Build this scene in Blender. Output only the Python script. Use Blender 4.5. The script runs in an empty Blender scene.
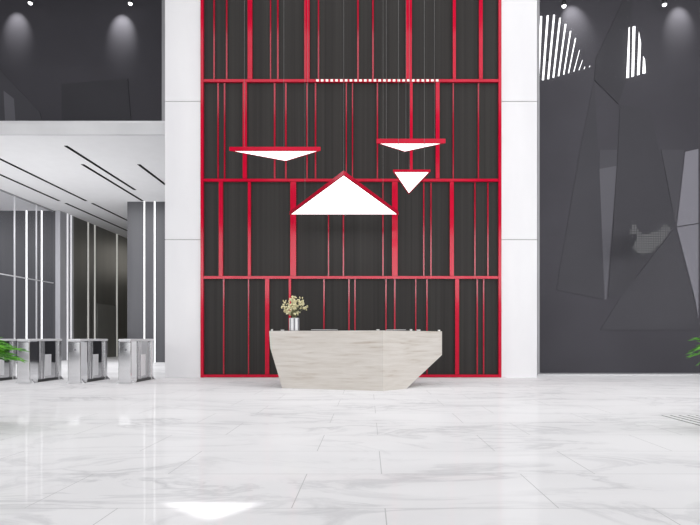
import bpy, bmesh, math, random
from mathutils import Vector, Matrix
random.seed(7)
C = bpy.context.scene.collection
F, U0, V0, H = 560.0, 368.0, 338.0, 1.0        # focal length in pixels, vanishing point, eye height (m)

def wx(u, D): return (u - U0) * D / F
def wz(v, D): return H + (V0 - v) * D / F

# ------------------------------------------------------------------ materials
def new_mat(name):
    m = bpy.data.materials.new(name); m.use_nodes = True
    nt = m.node_tree
    return m, nt, nt.nodes['Principled BSDF']

def noise_mat(name, c1, c2, scale=5.0, rough=0.5, metal=0.0, spec=0.5, stretch=(1, 1, 1), coat=0.0, detail=4.0, lo=0.35, hi=0.65, bump=0.0, emit=0.0):
    m, nt, b = new_mat(name)
    tc = nt.nodes.new('ShaderNodeTexCoord'); mp = nt.nodes.new('ShaderNodeMapping')
    mp.inputs['Scale'].default_value = stretch
    nz = nt.nodes.new('ShaderNodeTexNoise'); nz.inputs['Scale'].default_value = scale; nz.inputs['Detail'].default_value = detail
    rp = nt.nodes.new('ShaderNodeValToRGB')
    rp.color_ramp.elements[0].position = lo; rp.color_ramp.elements[0].color = (*c1, 1)
    rp.color_ramp.elements[1].position = hi; rp.color_ramp.elements[1].color = (*c2, 1)
    L = nt.links.new
    L(tc.outputs['Object'], mp.inputs['Vector']); L(mp.outputs['Vector'], nz.inputs['Vector'])
    L(nz.outputs['Fac'], rp.inputs['Fac']); L(rp.outputs['Color'], b.inputs['Base Color'])
    b.inputs['Roughness'].default_value = rough; b.inputs['Metallic'].default_value = metal
    b.inputs['Specular IOR Level'].default_value = spec; b.inputs['Coat Weight'].default_value = coat
    b.inputs['Coat Roughness'].default_value = 0.05
    if emit:
        L(rp.outputs['Color'], b.inputs['Emission Color']); b.inputs['Emission Strength'].default_value = emit
    if bump:
        bp = nt.nodes.new('ShaderNodeBump'); bp.inputs['Strength'].default_value = bump
        L(nz.outputs['Fac'], bp.inputs['Height']); L(bp.outputs['Normal'], b.inputs['Normal'])
    return m

def flat_mat(name, c, rough=0.5, metal=0.0, spec=0.5, coat=0.0, emit=0.0, var=0.06):
    d = tuple(max(0.0, x * (1 - var)) for x in c)
    return noise_mat(name, d, c, 3.0, rough, metal, spec, coat=coat, emit=emit)

def glass_mat(name, tint=(0.9, 0.9, 0.92), ior=1.45):
    m = bpy.data.materials.new(name); m.use_nodes = True
    nt = m.node_tree; nt.nodes.clear()
    o = nt.nodes.new('ShaderNodeOutputMaterial'); mx = nt.nodes.new('ShaderNodeMixShader')
    tr = nt.nodes.new('ShaderNodeBsdfTransparent'); tr.inputs['Color'].default_value = (*tint, 1)
    gl = nt.nodes.new('ShaderNodeBsdfGlossy'); gl.inputs['Roughness'].default_value = 0.02
    fr = nt.nodes.new('ShaderNodeFresnel'); fr.inputs['IOR'].default_value = ior
    L = nt.links.new
    L(fr.outputs['Fac'], mx.inputs['Fac']); L(tr.outputs[0], mx.inputs[1]); L(gl.outputs[0], mx.inputs[2]); L(mx.outputs[0], o.inputs['Surface'])
    return m

def floor_mat():
    m, nt, b = new_mat('white_marble_tiles')
    N = nt.nodes.new; L = nt.links.new
    tc = N('ShaderNodeTexCoord')
    # veins: ridged, warped noise
    mp = N('ShaderNodeMapping'); mp.inputs['Scale'].default_value = (0.55, 1.25, 1); mp.inputs['Rotation'].default_value = (0, 0, 0.25)
    n1 = N('ShaderNodeTexNoise'); n1.inputs['Scale'].default_value = 1.1; n1.inputs['Detail'].default_value = 8; n1.inputs['Roughness'].default_value = 0.6; n1.inputs['Distortion'].default_value = 1.2
    L(tc.outputs['Object'], mp.inputs['Vector']); L(mp.outputs['Vector'], n1.inputs['Vector'])
    r1 = N('ShaderNodeValToRGB')
    e = r1.color_ramp.elements
    e[0].position = 0.455; e[0].color = (0, 0, 0, 1)
    e[1].position = 0.545; e[1].color = (0, 0, 0, 1)
    k = r1.color_ramp.elements.new(0.5); k.color = (1, 1, 1, 1)
    L(n1.outputs['Fac'], r1.inputs['Fac'])
    n2 = N('ShaderNodeTexNoise'); n2.inputs['Scale'].default_value = 0.8; n2.inputs['Detail'].default_value = 6; n2.inputs['Distortion'].default_value = 0.6
    L(mp.outputs['Vector'], n2.inputs['Vector'])
    r2 = N('ShaderNodeValToRGB'); r2.color_ramp.elements[0].position = 0.38; r2.color_ramp.elements[1].position = 0.66
    L(n2.outputs['Fac'], r2.inputs['Fac'])
    mul = N('ShaderNodeMath'); mul.operation = 'MULTIPLY'; L(r1.outputs['Color'], mul.inputs[0]); L(r2.outputs['Color'], mul.inputs[1])
    mx1 = N('ShaderNodeMix'); mx1.data_type = 'RGBA'
    mx1.inputs['A'].default_value = (0.88, 0.875, 0.89, 1); mx1.inputs['B'].default_value = (0.82, 0.815, 0.83, 1)
    L(r2.outputs['Color'], mx1.inputs['Factor'])
    mx2 = N('ShaderNodeMix'); mx2.data_type = 'RGBA'; mx2.inputs['B'].default_value = (0.45, 0.45, 0.47, 1)
    sc = N('ShaderNodeMath'); sc.operation = 'MULTIPLY'; sc.inputs[1].default_value = 0.5; L(mul.outputs[0], sc.inputs[0])
    L(sc.outputs[0], mx2.inputs['Factor']); L(mx1.outputs['Result'], mx2.inputs['A'])
    # tile joints
    mb = N('ShaderNodeMapping'); mb.inputs['Location'].default_value = (1.47 + 1.57 * 40, -3.29 + 0.83 * 40, 0)
    L(tc.outputs['Object'], mb.inputs['Vector'])
    br = N('ShaderNodeTexBrick'); br.offset = 0.35; br.inputs['Scale'].default_value = 1.0
    br.inputs['Brick Width'].default_value = 1.57; br.inputs['Row Height'].default_value = 0.83
    br.inputs['Mortar Size'].default_value = 0.0035; br.inputs['Mortar Smooth'].default_value = 0.2
    L(mb.outputs['Vector'], br.inputs['Vector'])
    mx3 = N('ShaderNodeMix'); mx3.data_type = 'RGBA'; mx3.inputs['B'].default_value = (0.55, 0.55, 0.56, 1)
    L(br.outputs['Fac'], mx3.inputs['Factor']); L(mx2.outputs['Result'], mx3.inputs['A'])
    nt.nodes.remove(b)
    df = N('ShaderNodeBsdfDiffuse'); gl = N('ShaderNodeBsdfGlossy'); gl.inputs['Roughness'].default_value = 0.025
    ms = N('ShaderNodeMixShader'); ms.inputs['Fac'].default_value = 0.075
    L(mx3.outputs['Result'], df.inputs['Color']); L(df.outputs[0], ms.inputs[1]); L(gl.outputs[0], ms.inputs[2])
    L(ms.outputs[0], nt.nodes['Material Output'].inputs['Surface'])
    return m

def travertine_mat():
    m, nt, b = new_mat('cream_travertine')
    N = nt.nodes.new; L = nt.links.new
    tc = N('ShaderNodeTexCoord'); mp = N('ShaderNodeMapping'); mp.inputs['Scale'].default_value = (0.8, 0.8, 11.0); mp.inputs['Rotation'].default_value = (0, 0.05, 0)
    n1 = N('ShaderNodeTexNoise'); n1.inputs['Scale'].default_value = 1.6; n1.inputs['Detail'].default_value = 9; n1.inputs['Roughness'].default_value = 0.65; n1.inputs['Distortion'].default_value = 0.4
    L(tc.outputs['Object'], mp.inputs['Vector']); L(mp.outputs['Vector'], n1.inputs['Vector'])
    r = N('ShaderNodeValToRGB'); e = r.color_ramp.elements
    e[0].position = 0.28; e[0].color = (0.44, 0.37, 0.31, 1)
    e[1].position = 0.62; e[1].color = (0.64, 0.605, 0.565, 1)
    k = e.new(0.42); k.color = (0.575, 0.535, 0.49, 1)
    L(n1.outputs['Fac'], r.inputs['Fac']); L(r.outputs['Color'], b.inputs['Base Color'])
    b.inputs['Roughness'].default_value = 0.35; b.inputs['Specular IOR Level'].default_value = 0.3
    return m

def dark_panel_mat():
    m, nt, b = new_mat('dark_ribbed_panel')
    N = nt.nodes.new; L = nt.links.new
    tc = N('ShaderNodeTexCoord'); mp = N('ShaderNodeMapping'); mp.inputs['Scale'].default_value = (7.0, 1, 0.03)
    n1 = N('ShaderNodeTexNoise'); n1.inputs['Scale'].default_value = 1.5; n1.inputs['Detail'].default_value = 6; n1.inputs['Roughness'].default_value = 0.7
    L(tc.outputs['Object'], mp.inputs['Vector']); L(mp.outputs['Vector'], n1.inputs['Vector'])
    r = N('ShaderNodeValToRGB'); e = r.color_ramp.elements
    e[0].position = 0.3; e[0].color = (0.022, 0.020, 0.0195, 1)
    e[1].position = 0.7; e[1].color = (0.038, 0.036, 0.034, 1)
    L(n1.outputs['Fac'], r.inputs['Fac']); L(r.outputs['Color'], b.inputs['Base Color'])
    b.inputs['Roughness'].default_value = 0.5; b.inputs['Specular IOR Level'].default_value = 0.15
    return m

M = {
    'floor': floor_mat(), 'travertine': travertine_mat(), 'panel': dark_panel_mat(),
    'stone': noise_mat('pale_pillar_stone', (0.74, 0.735, 0.755), (0.80, 0.795, 0.81), 0.8, 0.35, spec=0.2, stretch=(1, 1, 0.3)),
    'groove': flat_mat('grey_joint', (0.42, 0.42, 0.42), 0.8, spec=0.1),
    'white_paint': flat_mat('white_ceiling_paint', (0.80, 0.80, 0.81), 0.8, spec=0.1, var=0.02),
    'grey_paint': flat_mat('dim_ceiling_paint', (0.16, 0.16, 0.165), 0.8, spec=0.1, var=0.03),
    'fascia': noise_mat('pale_beam_stone', (0.62, 0.62, 0.635), (0.70, 0.70, 0.715), 0.7, 0.5, spec=0.2),
    'alu': flat_mat('brushed_aluminium', (0.33, 0.33, 0.345), 0.4, metal=0.0),
    'red': noise_mat('glossy_red_lacquer', (0.50, 0.004, 0.028), (0.56, 0.006, 0.036), 2.0, 0.10, spec=0.25),
    'thin_red': noise_mat('thin_red_lacquer', (0.30, 0.006, 0.022), (0.36, 0.009, 0.03), 2.0, 0.12, spec=0.5),
    'black': flat_mat('black_slot', (0.004, 0.004, 0.004), 0.8, spec=0.1),
    'glow': flat_mat('white_light_panel', (1, 1, 1), 0.6, emit=1.6, var=0.01),
    'strip': flat_mat('white_led_and_reflection', (1, 1, 1), 0.6, emit=1.5, var=0.01),  # LED strips, also the glow of the built reflection streaks
    'mid_strip': flat_mat('soft_led_strip', (0.9, 0.9, 0.93), 0.6, emit=0.45, var=0.02),
    'bulb': flat_mat('lit_bulb', (1, 1, 1), 0.5, emit=4.0, var=0.01),
    'dim_strip': flat_mat('dim_led_and_reflection', (0.80, 0.79, 0.75), 0.6, emit=0.30, var=0.03),  # dim LED strips, also the reflection dashes on the red rail
    'grey_wall': noise_mat('grey_lacquer_wall', (0.085, 0.085, 0.094), (0.105, 0.105, 0.115), 0.6, 0.35, spec=0.3, stretch=(3, 3, 0.15)),
    'dark_wall': noise_mat('charcoal_wall', (0.072, 0.072, 0.08), (0.088, 0.088, 0.096), 0.6, 0.4, spec=0.3, stretch=(3, 3, 0.15)),
    'brown_wall': noise_mat('umber_grey_wall', (0.11, 0.108, 0.099), (0.13, 0.127, 0.117), 0.6, 0.4, spec=0.3, stretch=(3, 3, 0.15)),
    'light_wall': noise_mat('light_grey_wall', (0.40, 0.40, 0.43), (0.45, 0.45, 0.48), 0.5, 0.4, spec=0.3),
    'door': flat_mat('taupe_door', (0.20, 0.20, 0.185), 0.45),
    'glass': glass_mat('clear_glass', ior=1.07),
    'dark_glass': glass_mat('dark_tinted_glass', (0.90, 0.90, 0.92), 1.06),
    'void': noise_mat('charcoal_backing', (0.078, 0.075, 0.083), (0.088, 0.085, 0.094), 0.5, 0.6, spec=0.1),
    'chrome': noise_mat('polished_steel', (0.80, 0.80, 0.81), (0.86, 0.86, 0.87), 2.0, 0.06, metal=1.0),
    'satin': noise_mat('satin_steel', (0.78, 0.78, 0.79), (0.84, 0.84, 0.85), 20.0, 0.22, metal=0.9),
    'mirror_dark': noise_mat('smoked_mirror', (0.38, 0.38, 0.39), (0.44, 0.44, 0.45), 1.0, 0.04, metal=1.0),
    'white_vase': flat_mat('white_glazed_ceramic', (0.82, 0.82, 0.84), 0.2),
    'grey_vase': flat_mat('grey_flute', (0.16, 0.16, 0.18), 0.3),
    'blossom': noise_mat('cream_blossom', (0.60, 0.54, 0.28), (0.90, 0.85, 0.60), 30.0, 0.7, spec=0.2),
    'stem': noise_mat('olive_stem', (0.10, 0.11, 0.05), (0.20, 0.20, 0.10), 20.0, 0.6),
    'leaf': noise_mat('bright_leaf', (0.03, 0.17, 0.008), (0.16, 0.52, 0.03), 6.0, 0.45, spec=0.35),
    'grate': flat_mat('pale_grate_plate', (0.86, 0.86, 0.87), 0.5, spec=0.1),
    'pot': noise_mat('white_planter', (0.70, 0.70, 0.70), (0.78, 0.78, 0.78), 3.0, 0.4),
    'soil': noise_mat('dark_soil', (0.02, 0.014, 0.01), (0.06, 0.045, 0.03), 40.0, 0.95, bump=0.6),
    'map_dot': flat_mat('grey_map_dots', (0.16, 0.16, 0.168), 0.6),
    'map_film': flat_mat('dark_map_film', (0.03, 0.03, 0.033), 0.6, spec=0.1),
    'cable': flat_mat('grey_wire', (0.12, 0.12, 0.12), 0.4),
    'silver': flat_mat('pale_device_shell', (0.72, 0.72, 0.74), 0.3, metal=0.2),
    'dark_plastic': flat_mat('black_plastic', (0.02, 0.02, 0.022), 0.4),
    'paper': flat_mat('white_paper', (0.85, 0.85, 0.84), 0.8, spec=0.1),
}
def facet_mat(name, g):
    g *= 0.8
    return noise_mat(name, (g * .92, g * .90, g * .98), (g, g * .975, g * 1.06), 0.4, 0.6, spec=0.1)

for k in ('strip', 'mid_strip', 'dim_strip'): M[k].cycles.emission_sampling = 'NONE'
# ------------------------------------------------------------------ mesh helpers
def put(name, bm, mat, parent=None, smooth=False):
    me = bpy.data.meshes.new(name)
    bmesh.ops.recalc_face_normals(bm, faces=bm.faces)
    bm.to_mesh(me); bm.free()
    for m in (mat if isinstance(mat, (list, tuple)) else [mat]): me.materials.append(m)
    if smooth:
        for p in me.polygons: p.use_smooth = True
    o = bpy.data.objects.new(name, me); C.objects.link(o)
    if parent: o.parent = parent
    return o

def box(bm, x0, x1, y0, y1, z0, z1, mi=0, bevel=0.0, seg=2):
    r = bmesh.ops.create_cube(bm, size=1.0)
    vs = r['verts']
    for v in vs:
        v.co = Vector(((x0 + x1) / 2 + v.co.x * (x1 - x0), (y0 + y1) / 2 + v.co.y * (y1 - y0), (z0 + z1) / 2 + v.co.z * (z1 - z0)))
    fs = {f for v in vs for f in v.link_faces}
    for f in fs: f.material_index = mi
    if bevel:
        es = list({e for v in vs for e in v.link_edges})
        bmesh.ops.bevel(bm, geom=es, offset=bevel, segments=seg, profile=0.5, affect='EDGES')
def B(*a, **k):
    bm = bmesh.new(); box(bm, *a, **k); return bm

def prism(bm, pts, vec):
    """closed solid: polygon pts (3D) swept by vec"""
    vec = Vector(vec)
    a = [bm.verts.new(p) for p in pts]; b = [bm.verts.new(Vector(p) + vec) for p in pts]
    bm.faces.new(a); bm.faces.new(b[::-1])
    n = len(pts)
    for i in range(n): bm.faces.new((a[i], b[i], b[(i + 1) % n], a[(i + 1) % n]))

def tube(bm, p, q, r0, r1=None, n=8, caps=True):
    p, q = Vector(p), Vector(q); r1 = r0 if r1 is None else r1
    d = q - p
    if d.length < 1e-6: return
    rot = d.to_track_quat('Z', 'Y').to_matrix()
    ra, rb = [], []
    for i in range(n):
        t = 2 * math.pi * i / n
        o = rot @ Vector((math.cos(t), math.sin(t), 0))
        ra.append(bm.verts.new(p + o * r0)); rb.append(bm.verts.new(q + o * r1))
    for i in range(n): bm.faces.new((ra[i], ra[(i + 1) % n], rb[(i + 1) % n], rb[i]))
    if caps: bm.faces.new(ra[::-1]); bm.faces.new(rb)

def lathe(bm, prof, n=32, c=(0, 0, 0)):
    rings = []
    for r, z in prof:
        rings.append([bm.verts.new((c[0] + r * math.cos(2 * math.pi * i / n), c[1] + r * math.sin(2 * math.pi * i / n), c[2] + z)) for i in range(n)])
    for a, b in zip(rings, rings[1:]):
        for i in range(n): bm.faces.new((a[i], a[(i + 1) % n], b[(i + 1) % n], b[i]))
    bm.faces.new(rings[0][::-1]); bm.faces.new(rings[-1])

def tag(o, label, cat, group=None):
    o['label'] = label; o['category'] = cat
    if group: o['group'] = group
    return o
def thing(name, label, cat, loc=(0, 0, 0), group=None, rotz=0.0):
    o = bpy.data.objects.new(name, None); C.objects.link(o); o.location = loc; o.rotation_euler = (0, 0, rotz)
    o.empty_display_size = 0.1
    return tag(o, label, cat, group)
def struct(name, bm, m, parent=None):
    o = put(name, bm, m, parent)
    o['kind'] = 'structure'
    return o
def dup(root, loc, label, group=None):
    r = root.copy(); C.objects.link(r); r.location = loc; r['label'] = label
    if group: r['group'] = group
    for ch in list(root.children):
        c = ch.copy(); C.objects.link(c); c.parent = r
        for g in list(ch.children):
            d = g.copy(); C.objects.link(d); d.parent = c
    return r

def sheet(name, pts, mat, parent):
    bm = bmesh.new(); bm.faces.new([bm.verts.new(Vector(p) - parent.location) for p in pts]); return put(name, bm, mat, parent)
# ------------------------------------------------------------------ setting
DW = 14.2            # red lattice / pillar front
DG = 15.1            # right glass front
DS = 15.4            # front edge of the lowered ceiling on the left
ZC = 12.0            # main ceiling
ZS = 6.6             # lowered ceiling

struct('floor', B(-40, 40, -14, 40, -0.2, 0), M['floor'])
o = struct('ceiling', B(-26, -4.3, DS + 0.12, 40, ZS, ZS + 0.2), M['white_paint'])
o = struct('ceiling', B(-40, 40, -13, 17.5, ZC, ZC + 0.2), M['grey_paint'])

# pillars with recessed joints every 3.5 m
def pillar(x0, x1, y1):
    bm = bmesh.new()
    for z0, z1 in ((0, 3.485), (3.505, 6.99), (7.01, ZC)):
        box(bm, x0, x1, DW, y1, z0, z1, 0)
    box(bm, x0 + 0.02, x1 - 0.02, DW + 0.015, y1 - 0.02, 0.01, ZC - 0.01, 1)
    o = struct('pillar', bm, [M['stone'], M['groove']])
    return o
tag(pillar(wx(165, DW), -4.236, 15.0), 'pale stone pillar left of the red lattice wall', 'pillar')
tag(pillar(3.374, wx(537.0, DW), 15.05), 'pale stone pillar right of the red lattice wall', 'pillar')

# dark panel wall behind the lattice
struct('wall_back', B(-4.236, 3.374, DW + 0.04, DW + 0.3, 0, ZC), M['panel'])

# ------------------------------------------------------------------ red lattice
lat = thing('lattice_screen', 'full-height glossy red lattice of uneven posts and rails over dark panels', 'lattice screen', ((-4.236 + 3.374) / 2, DW, 0))
lx = lat.location.x
PM = F / DW
FZ0, FZ1 = DW - 0.03, DW + 0.04
def lat_box(name, x0, x1, z0, z1, y0=None, y1=None, mat='red'):
    return put(name, B(x0 - lx, x1 - lx, (y0 or FZ0) - DW, (y1 or FZ1) - DW, z0, z1), M[mat], lat)
rails = [0.04, wz(277.5, DW), wz(180.4, DW), wz(81, DW), 10.05]
for z in rails: lat_box('rail', -4.236 + 0.07, 3.374 - 0.07, z - 0.034, z + 0.034)
lat_box('side_frame', -4.236, -4.236 + 0.07, 0, ZC, FZ0 - 0.01)
lat_box('side_frame', 3.374 - 0.07, 3.374, 0, ZC, FZ0 - 0.01)
rows = [
    (3, 4, [(214, 1.5), (226.6, 1.5), (250.1, 5), (270.5, 1.2), (277.8, 1.7), (307, 6), (318.5, 1.5), (358, 1.8), (373, 1.7), (408.7, 6.8), (454.2, 3.3), (480.7, 4)]),
    (2, 3, [(218, 1.5), (224.5, 1.5), (244.9, 4.3), (274.6, 1.7), (285.8, 1.7), (307, 1.4), (315.5, 1.5), (346.3, 1.2), (352.5, 1.2), (377.4, 1.4), (411.2, 3), (437.5, 4.3), (453.3, 1.2), (478.5, 1.4)]),
    (1, 2, [(221, 4.3), (249.5, 3.2), (293.3, 6.4), (328.5, 1.2), (343.4, 1.4), (383, 1.4), (394.8, 6.2), (423.8, 1.4), (431, 1.4), (451.7, 4.5), (475, 1.4), (488, 1.4)]),
    (0, 1, [(223.6, 1.4), (248.5, 1.2), (267.3, 4.4), (290, 2.5), (324, 1.5), (349, 1.5), (355, 1.4), (386, 1.4), (394.8, 1.6), (415.8, 1.2), (427, 1.5), (457, 4.2), (477.3, 1.4), (483.7, 1.4)]),
]
for a, b, ps in rows:
    for u, w in ps:
        x = wx(u, DW); hw = (w * 0.9 if w > 2.2 else w) / PM / 2
        lat_box('post', x - hw, x + hw, rails[a] + 0.04, rails[b] - 0.04, FZ0 + (0.0 if w > 2.2 else 0.035), mat='red' if w > 2.2 else 'thin_red')
# pale glowing dashes imitating reflections along the rail
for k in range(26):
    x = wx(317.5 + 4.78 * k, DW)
    put('reflection_dash', B(x - 0.032 - lx, x + 0.032 - lx, FZ0 - 0.006 - DW, FZ0 + 0.01 - DW, rails[3] - 0.028, rails[3] + 0.028), M['dim_strip'], lat)

# ------------------------------------------------------------------ right side: dark glass with reflection facets built behind it
XR0, XR1 = wx(536.6, DW), 14.0
DB = 16.0
struct('wall_right', B(XR0 - 0.3, XR1, DB, DB + 0.2, 0, ZC), M['void'])
w1 = thing('window_1', 'tall dark glass wall right of the right pillar', 'window', (XR0 + 0.2, DG, 0)); w1['kind'] = 'structure'
def wl(p, name, x0, x1, y0, y1, z0, z1, m):
    L = p.location
    return put(name, B(x0 - L.x, x1 - L.x, y0 - L.y, y1 - L.y, z0 - L.z, z1 - L.z), m, p)
xa = wx(536.8, DG)
wl(w1, 'window_frame', xa, xa + 0.06, DG - 0.05, DG + 0.06, 0, ZC, M['alu'])
wl(w1, 'sill', xa, XR1, DG - 0.10, DG + 0.10, 0, 0.035, M['satin'])
for xs in ((xa + 0.06, wx(698.3, DG)), (wx(698.3, DG) + 0.012, XR1)):
    sheet('pane', [(xs[0], DG, 0.035), (xs[1], DG, 0.035), (xs[1], DG, ZC), (xs[0], DG, ZC)], M['dark_glass'], w1)

FN = [0]
def facet_reflection(parent, pts, g, lift=0.0, D=DB):  # reflections in the glass, put into the greys of flat panels
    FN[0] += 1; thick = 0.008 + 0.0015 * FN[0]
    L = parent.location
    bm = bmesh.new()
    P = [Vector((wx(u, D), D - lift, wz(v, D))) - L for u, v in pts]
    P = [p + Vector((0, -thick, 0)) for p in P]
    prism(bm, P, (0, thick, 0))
    return put('reflection_facet', bm, facet_mat('reflection_grey', g), parent)
rel = thing('reflected_facets', 'grey angular facet reflections in right glass, built as flat panels', 'glass reflection', (wx(640, DB), DB, 0))
facet_reflection(rel, [(594, 80), (580, 150), (556, 290), (606, 300), (599, 168)], 0.104)
facet_reflection(rel, [(599.5, 150), (617, 150), (616.5, 167), (599.3, 169)], 0.130)
facet_reflection(rel, [(599.3, 169), (616.5, 166), (612, 226), (606.5, 299), (604.5, 300)], 0.185)
facet_reflection(rel, [(620, 105), (650, 110), (675, 222), (622, 297), (608, 297), (613, 226), (617, 166)], 0.100)
facet_reflection(rel, [(673.5, 229), (694, 300), (699, 330), (600, 330), (620, 298)], 0.115)
facet_reflection(rel, [(661, 150), (684, 150), (676, 222), (674.5, 221)], 0.125)
facet_reflection(rel, [(685, 152), (698, 149), (698, 223), (676.5, 226.5)], 0.340)
facet_reflection(rel, [(676.5, 227.5), (698, 224), (698, 318), (695, 300)], 0.330)
facet_reflection(rel, [(596, 58), (614, 20), (622, 2), (632, 0), (626, 80), (618, 104), (594, 80)], 0.092)

# glass reflections built as two sets of glowing white bars
def streak_bar(parent, pts):
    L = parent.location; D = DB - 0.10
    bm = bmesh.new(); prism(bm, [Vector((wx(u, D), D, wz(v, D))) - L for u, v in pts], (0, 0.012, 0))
    return put('reflection_bar', bm, M['strip'], parent)
fan = thing('reflection_streaks', 'fan of slanting white reflection streaks beside the right pillar behind glass', 'reflection streak', (wx(560, DB), DB, wz(80, DB)))
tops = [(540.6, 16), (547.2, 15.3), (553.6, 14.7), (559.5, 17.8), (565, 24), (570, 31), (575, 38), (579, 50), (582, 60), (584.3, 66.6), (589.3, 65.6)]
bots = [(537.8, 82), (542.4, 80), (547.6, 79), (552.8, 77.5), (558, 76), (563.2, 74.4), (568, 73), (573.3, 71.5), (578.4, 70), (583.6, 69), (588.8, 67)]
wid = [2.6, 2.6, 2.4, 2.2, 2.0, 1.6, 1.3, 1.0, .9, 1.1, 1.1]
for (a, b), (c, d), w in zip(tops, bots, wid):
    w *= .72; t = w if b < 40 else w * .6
    streak_bar(fan, [(a - t / 2 + .6, b), (a + t / 2 + .6, b), (c + w / 2 + .6, d), (c - w / 2 + .6, d)])
fan2 = thing('reflection_streaks', 'cluster of four tapering white upright reflection streaks in right glass', 'reflection streak', (wx(635, DB), DB, wz(80, DB)))
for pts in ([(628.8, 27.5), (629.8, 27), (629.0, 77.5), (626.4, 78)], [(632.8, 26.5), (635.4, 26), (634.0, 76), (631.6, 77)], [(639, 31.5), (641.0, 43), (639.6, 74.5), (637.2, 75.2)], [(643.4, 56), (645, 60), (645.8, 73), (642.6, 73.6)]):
    streak_bar(fan2, pts)

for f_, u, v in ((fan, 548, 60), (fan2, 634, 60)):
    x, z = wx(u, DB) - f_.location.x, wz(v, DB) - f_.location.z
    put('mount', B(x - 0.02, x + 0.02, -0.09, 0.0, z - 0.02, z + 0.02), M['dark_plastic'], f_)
# dotted map on the glass
poly = [(110, 186), (130, 160), (148, 122), (168, 125), (192, 155), (206, 185), (235, 198), (290, 188), (320, 175), (360, 165), (385, 138), (408, 116), (432, 125), (466, 152), (442, 187), (402, 240), (372, 288), (337, 302), (332, 342), (270, 347), (237, 370), (178, 352), (155, 325), (138, 298), (162, 280), (174, 230), (166, 200)]
poly = [(615 + x / 8.2, 210 + y / 8.2) for x, y in poly]
def inside(x, y, P):
    r = False; j = len(P) - 1
    for i in range(len(P)):
        if (P[i][1] > y) != (P[j][1] > y) and x < (P[j][0] - P[i][0]) * (y - P[i][1]) / (P[j][1] - P[i][1]) + P[i][0]: r = not r
        j = i
    return r
bm = bmesh.new(); DM = DG - 0.006; c0 = Vector((wx(650, DM), DM, wz(240, DM)))
CELL = 2.4; grid = {}
def gv(i, j):
    if (i, j) not in grid: grid[(i, j)] = bm.verts.new((wx(627 + i * CELL, DM) - c0.x, 0, wz(222 + j * CELL, DM) - c0.z))
    return grid[(i, j)]
cells = [(i, j) for j in range(17) for i in range(22) if inside(627 + (i + .5) * CELL, 222 + (j + .5) * CELL, poly)]
seen, todo = set(), [cells[len(cells) // 2]]          # keep the one connected silhouette
while todo:
    c = todo.pop()
    if c in seen or c not in cells: continue
    seen.add(c); todo += [(c[0] + 1, c[1]), (c[0] - 1, c[1]), (c[0], c[1] + 1), (c[0], c[1] - 1)]
fs = [bm.faces.new((gv(i, j + 1), gv(i + 1, j + 1), gv(i + 1, j), gv(i, j))) for i, j in sorted(seen)]
bm.normal_update()
bmesh.ops.inset_individual(bm, faces=fs, thickness=CELL * DM / F * 0.22, depth=0.0)
for f in fs: f.material_index = 1
mp = put('dotted_map_graphic', bm, [M['map_film'], M['map_dot']]); mp.location = c0
tag(mp, 'grey map silhouette made of small square dots on the right glass wall', 'wall graphic')

# ------------------------------------------------------------------ left side: upper dark glass, beam, lowered ceiling, corridor
XL1 = wx(163.6, DS)
struct('trim_1', B(-26, -4.3, DS, DS + 0.12, ZS, wz(123, DS)), M['fascia'])
o = struct('wall_left', B(-26, -4.3, 17.0, 17.2, ZS + 0.2, ZC), M['void'])
zb = wz(123, DS)
w2 = thing('window_2', 'dark glass band above the lowered ceiling at upper left', 'window', (XL1, DS, zb)); w2['kind'] = 'structure'
wl(w2, 'window_frame', -26, -5.2, DS - 0.01, DS + 0.12, zb, zb + 0.055, M['silver'])
wl(w2, 'window_frame', XL1 - 0.05, XL1 + 0.05, DS + 0.0, DS + 0.12, zb + 0.055, ZC, M['alu'])
sheet('pane', [(-26, DS + .05, zb + .055), (XL1 - .05, DS + .05, zb + .055), (XL1 - .05, DS + .05, ZC), (-26, DS + .05, ZC)], M['dark_glass'], w2)
rel2 = thing('reflected_facets', 'dark angular facet reflections with one pale upright sliver behind upper left glass', 'glass reflection', (wx(20, 17), 17.0, 7.5))  # upper left glass reflections, built as grey panels too
facet_reflection(rel2, [(-20, 55), (0, 70), (40, 112), (44, 130), (-20, 130)], 0.125, D=17.0)
facet_reflection(rel2, [(4, 91), (14.5, 99), (16.5, 130), (6, 130)], 0.220, D=17.0)
facet_reflection(rel2, [(62, 84), (128, 79), (132, 130), (62, 130)], 0.092, D=17.0)

# spotlights behind the two glass bands
def spot_fixture(u, v, D, label, poolu, poolv, power, tilt=0.0):
    x, z = wx(u, D - 0.32), wz(v, D - 0.32)
    t = thing('ceiling_spotlight', label, 'spotlight', (x, D - 0.32, z), 'spotlights behind the dark glass')
    bm = bmesh.new(); lathe(bm, [(0.035, 0.0), (0.055, 0.0), (0.06, 0.10), (0.05, 0.14)], 20); put('housing', bm, M['dark_plastic'], t, True)
    bm = bmesh.new(); lathe(bm, [(0.01, -0.05), (0.035, -0.042), (0.055, -0.02), (0.06, 0.004)], 20); put('lens', bm, M['bulb'], t, True)
    bm = bmesh.new(); tube(bm, (0, 0, 0.14), (0, 0, ZC - z), 0.012); put('rod', bm, M['dark_plastic'], t)
    l = bpy.data.lights.new('wall_washer', 'SPOT'); l.energy = power; l.spot_size = math.radians(52); l.spot_blend = 1.0; l.shadow_soft_size = 0.02
    lo = bpy.data.objects.new('wall_washer', l); C.objects.link(lo)
    px, pz = wx(poolu, D), wz(poolv, D)
    lo.location = (px - tilt, D - 0.62, pz + 0.75)
    lo.rotation_euler = (Vector((px, D, pz - 0.05)) - lo.location).to_track_quat('-Z', 'Y').to_euler()
spot_fixture(564, 6, DB, 'small lit spotlight near top of right glass, beside the right pillar', 574, 20, 170, 0.25)
spot_fixture(664.5, 4.5, DB, 'small lit spotlight near top right corner behind right glass', 679, 21, 140)
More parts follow.
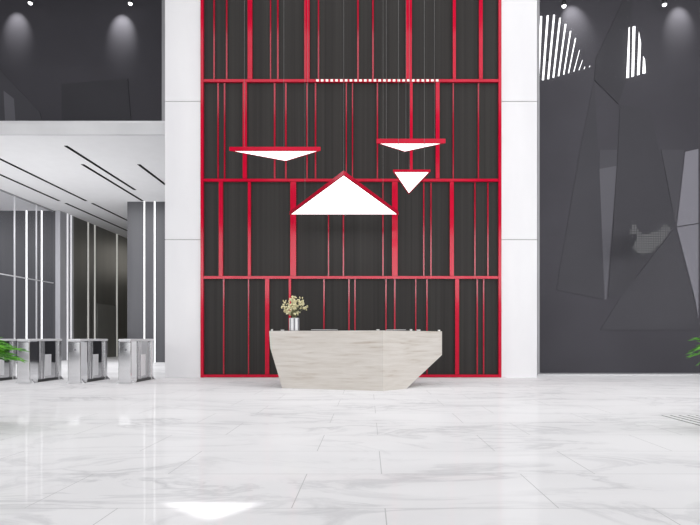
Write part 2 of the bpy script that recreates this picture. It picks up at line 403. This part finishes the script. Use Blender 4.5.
spot_fixture(30.3, 3, 17.0, 'small lit spotlight at far upper left behind glass', 17, 26, 150)
spot_fixture(130.3, 3.5, 17.0, 'small lit spotlight behind upper left glass near the left pillar', 122, 28, 185)

# corridor
XB = -13.85
struct('wall_far', B(wx(127.3, 23), 4.0, 23, 23.2, 0, ZS), M['grey_wall'])
struct('wall_far', B(wx(127.3, 23), wx(127.3, 23) + 0.2, 23.2, 38, 0, ZS), M['brown_wall'])
struct('wall_far', B(-26, -13.76, 24.65, 24.85, 0, ZS), M['dark_wall'])
struct('wall_corridor', B(-13.76, -13.55, 24.65, 25.8, 0, ZS), M['light_wall'])
struct('wall_corridor', B(-13.76, -13.55, 25.8, 38, 0, ZS), M['brown_wall'])
struct('wall_end', B(-14, -9.7, 38, 38.2, 0, ZS), M['brown_wall'])
d1 = thing('door_1', 'taupe door in the corridor wall between light strips', 'door', (-13.55, 29.1, 0)); d1['kind'] = 'structure'
put('door_leaf', B(0.002, 0.05, -1.15, 0.80, 0, 2.72), M['door'], d1)
put('door_frame', B(0.0, 0.07, 0.80, 0.87, 0, 2.76), M['dark_wall'], d1)

# light strips (front-facing ones on the frontal walls, side-facing ones on the corridor wall)
def strip(x0, x1, y0, y1, label, m):
    cx, cy = (x0 + x1) / 2, (y0 + y1) / 2
    t = thing('light_strip', label, 'light strip', (cx, cy, 0), 'vertical light strips')
    bm = bmesh.new(); dx, dy = (x1 - x0) / 2, (y1 - y0) / 2
    box(bm, -dx, dx, -dy, dy, 0.0, ZS - 0.0)
    put('diffuser', bm, m, t)
    return t
strip(wx(144.1, 23), wx(145.0, 23), 22.97, 23.0, 'white vertical light strip on grey wall above rightmost turnstile, the left one', M['strip'])
strip(wx(154.3, 23), wx(155.3, 23), 22.97, 23.0, 'white vertical light strip on grey wall nearest the left pillar', M['strip'])
strip(wx(25.8, 24.62), wx(26.9, 24.62), 24.62, 24.65, 'white vertical light strip behind glass partition, leftmost', M['strip'])
strip(wx(41, 24.62), wx(42, 24.62), 24.62, 24.65, 'white vertical light strip behind glass partition, second from left', M['strip'])
def dcor(u): return 13.52 * F / (U0 - u)
for u, w, lab, m in ((68.0, 1.0, 'white vertical light strip on right edge of pale corridor wall panel', 'mid_strip'), (71.6, 0.9, 'white vertical light strip where pale corridor panel meets dark wall', 'mid_strip'),
                  (88.6, 1.0, 'dim vertical light strip on dark corridor wall, left of taupe door', 'dim_strip'), (95.2, 1.0, 'dim vertical light strip at left edge of taupe door', 'dim_strip'), (117.2, 1.1, 'dim vertical light strip on dark corridor wall, right of taupe door', 'dim_strip')):
    strip(-13.55, -13.52, dcor(u - w / 2), dcor(u + w / 2), lab, M[m])

# glass partition running away from the camera
gp = thing('glass_partition', 'frameless glass partition with slim metal posts at far left', 'glass partition', (XB, 21.5, 0))
sheet('pane', [(XB, 18, 0.02), (XB, 24.62, 0.02), (XB, 24.62, ZS), (XB, 18, ZS)], M['glass'], gp)
put('top_track', B(-0.03, 0.03, -3.5, 3.12, ZS - 0.05, ZS), M['alu'], gp)
put('transom', B(-0.03, 0.03, -3.5, 3.12, 3.40, 3.435), M['silver'], gp)
put('base_track', B(-0.03, 0.03, -3.5, 3.12, 0, 0.06), M['alu'], gp)
for u in (14.6, 36.5, 56.0):
    y = -XB * F / (U0 - u) - 21.5
    put('post', B(-0.02, 0.02, y - 0.025, y + 0.025, 0.0, ZS), M['silver'], gp)

# black linear slots in the lowered ceiling
for x, y0, y1, lab in ((-8.8, 16.3, 21.15, 'long black ceiling slot, nearest the beam of the side-by-side pair'), (-9.2, 18.05, 22.85, 'long black ceiling slot, farther left of the side-by-side pair'),
                       (-11.5, 16.2, 22.85, 'long black ceiling slot entering from left edge, upper of two'), (-12.6, 17.2, 22.85, 'long black ceiling slot entering from left edge, lower of two'),
                       (-7.39, 18.05, 22.2, 'black ceiling slot running behind the left pillar'), (-11.45, 23.25, 28.0, 'black ceiling slot over the corridor, upper of two'), (-12.55, 23.25, 30.5, 'black ceiling slot over the corridor, lower of two')):
    t = thing('ceiling_slot', lab, 'ceiling slot', (x, (y0 + y1) / 2, ZS), 'black linear slots in the white ceiling')
    h = (y1 - y0) / 2
    put('slot', B(-0.05, 0.05, -h, h, -0.012, 0.0), M['black'], t)

# front facade above the entrance, behind the camera
struct('wall_front', B(-40, 40, -12.3, -12, 6.4, ZC), M['grey_paint'])
for k in range(-12, 12):
    xm = -16.2 + 3.35 * (k + 5)
    if -40 < xm < 40: struct('dark_reflection_bar', B(xm - 0.3, xm + 0.3, -12.25, -12.05, 0, 6.4), M['dark_wall'])  # unseen dark uprights added to give the turnstile steel dark reflections

# ------------------------------------------------------------------ reception desk
ZD = 1.142
S = Vector((wx(383, 10.57), 10.57, 0)); sl = -0.315
Ltop = Vector((wx(269.2, 11.29), 11.29, 0)); Lbot = Vector((wx(282.2, 11.2), 11.2, 0))
Rtop = Vector((1.58, 11.96, 0)); Rbot = Vector((wx(406.3, 11.07), 11.07, 0))
desk = thing('reception_desk', 'long cream travertine reception desk with faceted tapering front', 'reception desk', (S.x, S.y, 0))
dl = desk.location
def P(v, z): return Vector((v.x - dl.x, v.y - dl.y, z))
def lerp(a, b, t): return a + (b - a) * t
bm = bmesh.new()
back = Vector((0, 0.95, 0))
fr = [P(Ltop, ZD), P(Ltop + (Lbot - Ltop) * 0.08, 0.80), P(Lbot, 0.0), P(S, 0.0), P(Rbot, 0), P(Rtop, 0.637), P(Rtop, ZD), P(S, ZD)]
bkoff = [Vector((0, 0.95, 0))] * 3 + [Vector((0, 1.5, 0)), Vector((0.15, 1.05, 0)), Vector((0, 0.35, 0)), Vector((0, 0.35, 0)), Vector((0, 1.5, 0))]
fv = [bm.verts.new(p) for p in fr]; bv = [bm.verts.new(p + q) for p, q in zip(fr, bkoff)]
bm.faces.new((fv[0], fv[1], fv[2], fv[3], fv[7])); bm.faces.new((fv[7], fv[3], fv[4], fv[5], fv[6]))
bm.faces.new((bv[0], bv[7], bv[3], bv[2], bv[1])); bm.faces.new((bv[7], bv[6], bv[5], bv[4], bv[3]))
for i in range(8):
    j = (i + 1) % 8
    if (i, j) in ((6, 7), (7, 0)): continue
    bm.faces.new((fv[i], bv[i], bv[j], fv[j]))
bm.faces.new((fv[0], fv[7], bv[7], bv[0])); bm.faces.new((fv[7], fv[6], bv[6], bv[7]))
put('stone_body', bm, M['travertine'], desk)
# dark inset worktop
bm = bmesh.new()
ins = [P(lerp(Ltop, S, 0.03) + Vector((0, 0.09, 0)), ZD), P(S + Vector((0, 0.09, 0)), ZD), P(lerp(S, Rtop, .95) + Vector((0, 0.09, 0)), ZD), P(Rtop + Vector((-.08, 0.30, 0)), ZD), P(S + Vector((0, 1.42, 0)), ZD), P(Ltop + Vector((0.06, 0.90, 0)), ZD)]
prism(bm, ins, (0, 0, 0.004)); put('worktop', bm, M['dark_plastic'], desk)
ZT = ZD + 0.004

# vase with fluted stripes
vp = Vector((wx(294.2, 11.35), 11.35, ZT))
vs = thing('vase', 'cylindrical white vase with grey vertical stripes on the desk', 'vase', vp)
bm = bmesh.new(); n = 40; rings = []
for r, z in ((0.095, 0), (0.103, 0.006), (0.103, 0.25), (0.098, 0.258), (0.088, 0.256), (0.086, 0.03)):
    rings.append([bm.verts.new((r * (1 - 0.05 * ((i // 2) % 2 == 0) * (0.01 < z < .252)) * math.cos(2 * math.pi * i / n), r * (1 - 0.05 * ((i // 2) % 2 == 0) * (0.01 < z < .252)) * math.sin(2 * math.pi * i / n), z)) for i in range(n)])
for k, (a, b) in enumerate(zip(rings, rings[1:])):
    for i in range(n):
        f = bm.faces.new((a[i], a[(i + 1) % n], b[(i + 1) % n], b[i]))
        if k == 1 and (i // 2) % 3 == 0: f.material_index = 1
bm.faces.new(rings[0][::-1]); bm.faces.new(rings[-1])
put('body', bm, [M['white_vase'], M['grey_vase']], vs)
fl = thing('flower_bouquet', 'round bouquet of small cream blossoms standing in the striped vase', 'flowers', vp + Vector((0, 0, 0.032)))
bs, bb = bmesh.new(), bmesh.new()
cen = Vector((0.0, 0, 0.49))
for k in range(46):
    d = Vector((random.gauss(0, 1), random.gauss(0, 1), random.gauss(0.15, 0.9))).normalized()
    e = cen + Vector((d.x * 0.28, d.y * 0.24, d.z * 0.235)) * random.uniform(0.72, 1.0)
    root = Vector((random.uniform(-.04, .04), random.uniform(-.04, .04), 0.0)); nk = Vector((root.x, root.y, 0.25))
    tube(bs, root, nk, 0.0035, n=5); mid = lerp(nk, e, 0.5) + Vector((0, 0, 0.02))
    tube(bs, nk, mid, 0.0035, n=5); tube(bs, mid, e, 0.003, 0.002, n=5)
    for q in range(7):
        c = lerp(mid, e, random.uniform(0.45, 1.08)) + Vector([random.gauss(0, 0.019) for _ in range(3)])
        tube(bs, lerp(mid, e, .6), c, 0.0015, n=4)
        r = bmesh.ops.create_icosphere(bb, subdivisions=1, radius=random.uniform(0.010, 0.018))
        rm = Matrix.Rotation(random.uniform(0, 6), 3, Vector((random.random(), random.random(), random.random() + .1)).normalized())
        for v_ in r['verts']: v_.co = rm @ Vector((v_.co.x, v_.co.y, v_.co.z * 1.7)) + c
put('stems', bs, M['stem'], fl); put('blossoms', bb, M['blossom'], fl, True)

# low items on the counter
def laptop(u0, u1, D, label):
    x0, x1 = wx(u0, D), wx(u1, D); w = (x1 - x0) / 2
    t = thing('laptop', label, 'laptop', ((x0 + x1) / 2, D, ZT), 'closed laptops on the desk')
    put('base', B(-w, w, 0, 0.34, 0, 0.014, bevel=0.004), M['dark_plastic'], t)
    put('lid', B(-w, w, 0, 0.34, 0.015, 0.026, bevel=0.004), M['silver'], t)
laptop(311, 337, 11.3, 'thin pale device lying flat right of the vase on the desk')
laptop(386.5, 406, 11.3, 'thin pale device lying flat on the right half of the desk')
def cup(u, D, label, h=0.035, r=0.02):
    t = thing('pen_holder', label, 'pen holder', (wx(u, D), D, ZT), 'small pale items along the desk top')
    bm = bmesh.new(); lathe(bm, [(r, 0), (r, h * .8), (r * 1.1, h), (r * .8, h), (r * .75, h * .2)], 16); put('body', bm, M['paper'], t)
cup(272, 11.5, 'small pale holder at the left end of the desk')
cup(282.5, 11.5, 'small pale holder just left of the vase', .03, .035)
cup(378, 11.2, 'small pale holder left of the right-hand device', .028, .03)
cup(411, 11.4, 'small pale holder just right of the right-hand device', .035, .025)
cup(418.5, 11.6, 'small pale holder between right-hand device and right end of the desk', .03, .04)
cup(439, 12.08, 'small pale holder at the right end of the desk', .03, .025)

# ------------------------------------------------------------------ triangular pendants
def pendant(pts, z, thick, label, cables):
    """pts: 3 corners (x, y) of a horizontal panel, z = underside"""
    cx = sum(p[0] for p in pts) / 3; cy = sum(p[1] for p in pts) / 3
    t = thing('triangular_pendant', label, 'pendant lamp', (cx, cy, z), 'triangular pendants over the desk')
    P3 = [Vector((x - cx, y - cy, 0)) for x, y in pts]
    # offset inward by true inset distance
    def inset(d):
        out = []
        for i in range(3):
            a, b, c = P3[i - 1], P3[i], P3[(i + 1) % 3]
            e1 = (a - b).normalized(); e2 = (c - b).normalized()
            h = math.acos(max(-1, min(1, e1.dot(e2)))) / 2
            out.append(b + (e1 + e2).normalized() * (d / math.sin(h)))
        return out
    I = inset(0.025)
    bm = bmesh.new()   # red tray: open-bottomed ring + top
    lo = [bm.verts.new(p) for p in P3]; up = [bm.verts.new(p + Vector((0, 0, thick))) for p in P3]
    il = [bm.verts.new(p) for p in I]; iu = [bm.verts.new(p + Vector((0, 0, thick * .5))) for p in I]
    for i in range(3):
        j = (i + 1) % 3
        bm.faces.new((lo[i], lo[j], up[j], up[i])); bm.faces.new((lo[i], il[i], il[j], lo[j])); bm.faces.new((il[i], iu[i], iu[j], il[j]))
    bm.faces.new(up); bm.faces.new(iu[::-1])
    put('housing', bm, M['red'], t)
    bm = bmesh.new(); prism(bm, [p + Vector((0, 0, 0.002)) for p in I], (0, 0, thick * .4)); put('diffuser', bm, M['glow'], t)
    for q in cables:
        w = [max(0.0, x) for x in q]; s = sum(w)
        p = sum((P3[i] * w[i] / s for i in range(3)), Vector())
        bm = bmesh.new(); tube(bm, p + Vector((0, 0, thick)), (p.x, p.y, ZC - z), 0.0035, n=6); put('cable', bm, M['cable'], t)
std = [(.8, .1, .1), (.1, .8, .1), (.1, .1, .8)]
def corner(u, v, z):
    D = (z - H) * F / (V0 - v); return (wx(u, D), D)
z1 = wz(150.8, 10.5); pendant([corner(229.3, 150.8, z1), corner(320.5, 150.8, z1), corner(286, 161.3, z1)], z1, .075, 'wide red-rimmed triangular pendant at upper left, seen nearly edge-on', std)
z2 = wz(143.2, 10.5); pendant([corner(376.5, 143.2, z2), corner(445.5, 143.2, z2), corner(404.7, 152, z2)], z2, .085, 'red-rimmed triangular pendant at upper right, highest of the four', std)
z3 = wz(175.5, 10.0); pendant([corner(343.6, 174.6, z3), corner(398.5, 214.6, z3), corner(289.6, 214.6, z3)], z3, .075, 'largest white glowing triangular pendant, pointing up like a roof over the desk', std)
z4 = wz(171.8, 10.0); pendant([corner(393, 171.8, z4), corner(430.5, 171.8, z4), corner(408.7, 194.5, z4)], z4, .04, 'smallest white triangular pendant, pointing down beside the largest', std)

# ------------------------------------------------------------------ turnstiles
def make_turnstile(x, y, label):
    t = thing('turnstile', label, 'turnstile', (x, y, 0), 'polished steel turnstiles')
    W, Ln, Ht = 0.28, 1.32, 0.98
    put('base', B(0.02, W - 0.02, 0.05, Ln - 0.04, 0, 0.03), M['dark_plastic'], t)
    n = put('front_post', B(0, W, 0, 0.34, 0.0, Ht - 0.045, bevel=0.03, seg=4), M['chrome'], t)
    put('end_post', B(0.01, W - 0.01, Ln - 0.13, Ln, 0.0, Ht - 0.045, bevel=0.02, seg=3), M['satin'], t)
    put('top_cap', B(-0.005, W + 0.005, -0.01, Ln + 0.01, Ht - 0.05, Ht, bevel=0.024, seg=4), M['silver'], t)
    put('side_panel', B(0.055, W - 0.055, 0.34, Ln - 0.13, 0.045, Ht - 0.05), M['mirror_dark'], t)
    put('bottom_rail', B(0.02, W - 0.02, 0.34, Ln - 0.13, 0.03, 0.06), M['dark_plastic'], t)
    for yy in (0.50, 0.60):
        put('middle_post', B(0.03, W - 0.03, yy, yy + 0.045, 0.06, Ht - 0.05), M['satin'], t)
    bm = bmesh.new(); prism(bm, [(W - 0.055, 0.68, 0.12), (W - 0.055, 0.94, 0.12), (W - 0.055, 0.94, 0.62), (W - 0.055, 0.68, 0.62)], (0.006, 0, 0)); put('flap', bm, M['white_vase'], t)
    bm = bmesh.new(); tube(bm, (W * .62, -0.004, 0.74), (W * .62, 0.01, 0.74), 0.022, n=18); put('card_reader', bm, M['grey_vase'], t)
    for xx in (-0.075, W):
        for yy in (0.06, Ln - 0.1):
            bm = bmesh.new(); prism(bm, [(xx, yy, 0.0), (xx + 0.075, yy, 0.0), ((xx + 0.075) if xx < 0 else xx, yy, 0.085)], (0, 0.05, 0)); put('foot_bracket', bm, M['satin'], t)
    return t
tx = [wx(118, 12.3), wx(67.3, 12.3), wx(16.6, 12.3), wx(-34, 12.3)]
t0 = make_turnstile(tx[0], 12.3, 'polished steel turnstile nearest the left pillar')
dup(t0, (tx[1], 12.3, 0), 'polished steel turnstile second from the left pillar')
dup(t0, (tx[2], 12.3, 0), 'polished steel turnstile third from the left pillar, partly behind green leaves')
dup(t0, (tx[3], 12.3, 0), 'polished steel turnstile cut by the left edge, behind the green leaves')

# ------------------------------------------------------------------ potted ferns at both edges
def make_fern(loc, label, seed, reach):
    random.seed(seed)
    t = thing('potted_fern', label, 'potted plant', loc)
    bm = bmesh.new(); lathe(bm, [(0.20, 0), (0.22, 0.02), (0.30, 0.50), (0.31, 0.53), (0.275, 0.53), (0.265, 0.47)], 36); put('pot', bm, M['pot'], t, True)
    bm = bmesh.new(); lathe(bm, [(0.262, 0.44), (0.264, 0.468), (0.15, 0.485)], 30); put('soil', bm, M['soil'], t)
    bm = bmesh.new()
    nf = 64
    for k in range(nf):
        az = 2 * math.pi * (k * 0.382) + random.uniform(-.2, .2); out = reach * random.uniform(0.45, 1.0); up = random.uniform(0.34, 0.54)
        droop = random.uniform(0.0, .10)
        dirv = Vector((math.cos(az), math.sin(az), 0)); side = Vector((-dirv.y, dirv.x, 0))
        pts = []
        for i in range(13):
            s = i / 12
            pts.append(Vector((0, 0, 0.47)) + dirv * (0.04 + out * s) + Vector((0, 0, up * math.sin(min(1.0, s * 1.3) * math.pi / 2) - droop * s ** 3)))
        for a, b in zip(pts, pts[1:]): tube(bm, a, b, 0.004, n=4, caps=False)
        for i in range(3, 13):
            s = i / 12; ln = 0.135 * (1.1 - 0.6 * abs(s - .5)); w = 0.016
            fw = (pts[i] - pts[i - 1]).normalized()
            for sg in (-1, 1):
                d = (side * sg * .8 + fw * 0.9 + Vector((0, 0, random.uniform(-.05, .3)))).normalized()
                wv = (fw - d * fw.dot(d)).normalized() * w
                p = pts[i]; q = p + d * ln; m = p + d * ln * .45 + Vector((0, 0, .008))
                a0, a1, a2, a3 = bm.verts.new(p), bm.verts.new(m + wv), bm.verts.new(q - Vector((0, 0, .006))), bm.verts.new(m - wv)
                bm.faces.new((a0, a1, a2, a3))
        p = pts[-1]; q = p + (pts[-1] - pts[-2]).normalized() * .10
        vs_ = [bm.verts.new(c) for c in (p - side * .006, lerp(p, q, .5) - side * .013, q, lerp(p, q, .5) + side * .013, p + side * .006)]
        bm.faces.new(vs_)
    put('foliage', bm, M['leaf'], t)
    return t
make_fern((-4.43, 6.0, 0), 'bright green feathery plant leaning in at the left edge before the turnstiles', 11, 0.62)
make_fern((4.13, 6.0, 0), 'bright green feathery plant just peeking in at the right edge', 23, 0.56)

# ------------------------------------------------------------------ slotted floor grate on the right
gx0, gy1 = wx(660.5, 7.23), 7.23
gr = thing('floor_grate', 'slotted floor grate with thin dark parallel slits at right edge', 'floor grate', (gx0, gy1, 0))
put('plate', B(-0.02, 1.26, -1.6, 0.02, 0.0, 0.003), M['grate'], gr)
for k in range(11):
    put('slit', B(k * 0.112, k * 0.112 + 0.02, -1.55, 0, 0.0, 0.0035), M['black'], gr)

# ------------------------------------------------------------------ lights
def area(name, loc, tgt, sx, sy, power, col=(1, 1, 1), spread=180):
    l = bpy.data.lights.new(name, 'AREA'); l.shape = 'RECTANGLE'; l.size = sx; l.size_y = sy; l.energy = power; l.color = col; l.spread = math.radians(spread)
    o = bpy.data.objects.new(name, l); C.objects.link(o); o.location = loc
    o.rotation_euler = (Vector(tgt) - Vector(loc)).to_track_quat('-Z', 'Y').to_euler(); return o
area('ceiling_fill', (-0.5, 5.0, 11.9), (-0.5, 5.0, 0), 14, 7, 640)  # ceiling fills: unseen, added to brighten the floor
area('ceiling_fill', (8.0, 9.5, 11.9), (8.0, 9.5, 0), 8, 6, 420)
area('ceiling_fill', (-9.5, 5.5, 11.9), (-9.5, 5.5, 0), 8, 6, 330)
area('desk_fill', (13, 5, 4), (2, 11, 1), 4, 5, 190, spread=120)  # unseen fill added from the right to lift the desk wing
area('cove_light', (-0.5, 12.4, 11.9), (-0.5, 12.6, 0), 7.2, 1.3, 110)
area('entrance_light', (0, -9.0, 11.9), (0, -9.0, 0), 14, 4.5, 300)
area('frontal_fill', (0, -7.0, 5.6), (0, 14, 4.8), 46, 4.2, 1050, spread=110)  # unseen frontal fill added to brighten pillars and back wall
area('soffit_fill', (-11, 18.5, 1.2), (-11, 18.6, 6), 6, 4, 160)  # added mid-air fill that brightens the lowered ceiling, no fixture here
area('partition_fill', (-17.5, 21.0, 6.5), (-17.5, 24, 2), 5, 5, 280)  # unseen fill added to lift the dark wall behind the partition
area('corridor_fill', (-9.5, 19.0, 6.55), (-9.5, 19.0, 0), 7, 5, 330)  # corridor fills: unseen, added under the lowered ceiling
area('corridor_fill', (-11.5, 33.5, 6.55), (-11.9, 30, 1), 2, 6, 100, (1, .95, .85))

# a narrow projector that throws a triangle of light on the floor
l = bpy.data.lights.new('triangle_projector', 'SPOT'); l.energy = 2600; l.spot_size = math.radians(9); l.spot_blend = 0.0; l.shadow_soft_size = 0.01
lo = bpy.data.objects.new('triangle_projector', l); C.objects.link(lo); PZ = 9.8; PX, PY = -0.93, 3.28
lo.location = (PX, PY, PZ); l.use_nodes = True
nt = l.node_tree; N = nt.nodes.new; Lk = nt.links.new
em = [n for n in nt.nodes if n.type == 'EMISSION'][0]
tc = N('ShaderNodeTexCoord'); ge = N('ShaderNodeNewGeometry'); sp = N('ShaderNodeSeparateXYZ'); Lk(ge.outputs['Incoming'], sp.inputs[0])
def mth(op, a, b=None):
    n = N('ShaderNodeMath'); n.operation = op
    for i, q in enumerate((a, b)):
        if q is None: continue
        if isinstance(q, (int, float)): n.inputs[i].default_value = q
        else: Lk(q, n.inputs[i])
    return n.outputs[0]
az = mth('ABSOLUTE', sp.outputs['Z'])
gx = mth('MULTIPLY', mth('DIVIDE', sp.outputs['X'], az), PZ); gy = mth('MULTIPLY', mth('DIVIDE', sp.outputs['Y'], az), PZ)
tri = [(-1.34 - PX, 3.44 - PY), (-0.55 - PX, 3.44 - PY), (-0.86 - PX, 3.0 - PY)]
mask = None
for i in range(3):
    (x0, y0), (x1, y1) = tri[i], tri[(i + 1) % 3]
    nx, ny = (y1 - y0), -(x1 - x0); ll = math.hypot(nx, ny); nx /= ll; ny /= ll
    ccx = sum(p[0] for p in tri) / 3; ccy = sum(p[1] for p in tri) / 3
    if (ccx - x0) * nx + (ccy - y0) * ny < 0: nx, ny = -nx, -ny
    d = mth('SUBTRACT', mth('ADD', mth('MULTIPLY', gx, nx), mth('MULTIPLY', gy, ny)), x0 * nx + y0 * ny)
    n = N('ShaderNodeMath'); n.operation = 'DIVIDE'; n.use_clamp = True; Lk(d, n.inputs[0]); n.inputs[1].default_value = 0.09
    mask = n.outputs[0] if mask is None else mth('MULTIPLY', mask, n.outputs[0])
Lk(mask, em.inputs['Strength'])

w = bpy.data.worlds.new('World'); bpy.context.scene.world = w; w.use_nodes = True
bg = w.node_tree.nodes['Background']; bg.inputs['Color'].default_value = (0.97, 0.975, 1.0, 1); bg.inputs['Strength'].default_value = 0.92

# ------------------------------------------------------------------ camera
cam = bpy.data.cameras.new('camera'); co = bpy.data.objects.new('camera', cam); C.objects.link(co)
co.location = (0, 0, H); co.rotation_euler = (math.pi / 2, 0, 0)
cam.sensor_fit = 'HORIZONTAL'; cam.sensor_width = 36.0; cam.lens = F / 700.0 * 36.0
cam.shift_x = (350.0 - U0) / 700.0; cam.shift_y = (V0 - 262.5) / 700.0
cam.clip_end = 200
sc = bpy.context.scene; sc.camera = co
sc.view_settings.view_transform = 'Standard'; sc.view_settings.look = 'None'; sc.view_settings.exposure = 0.0
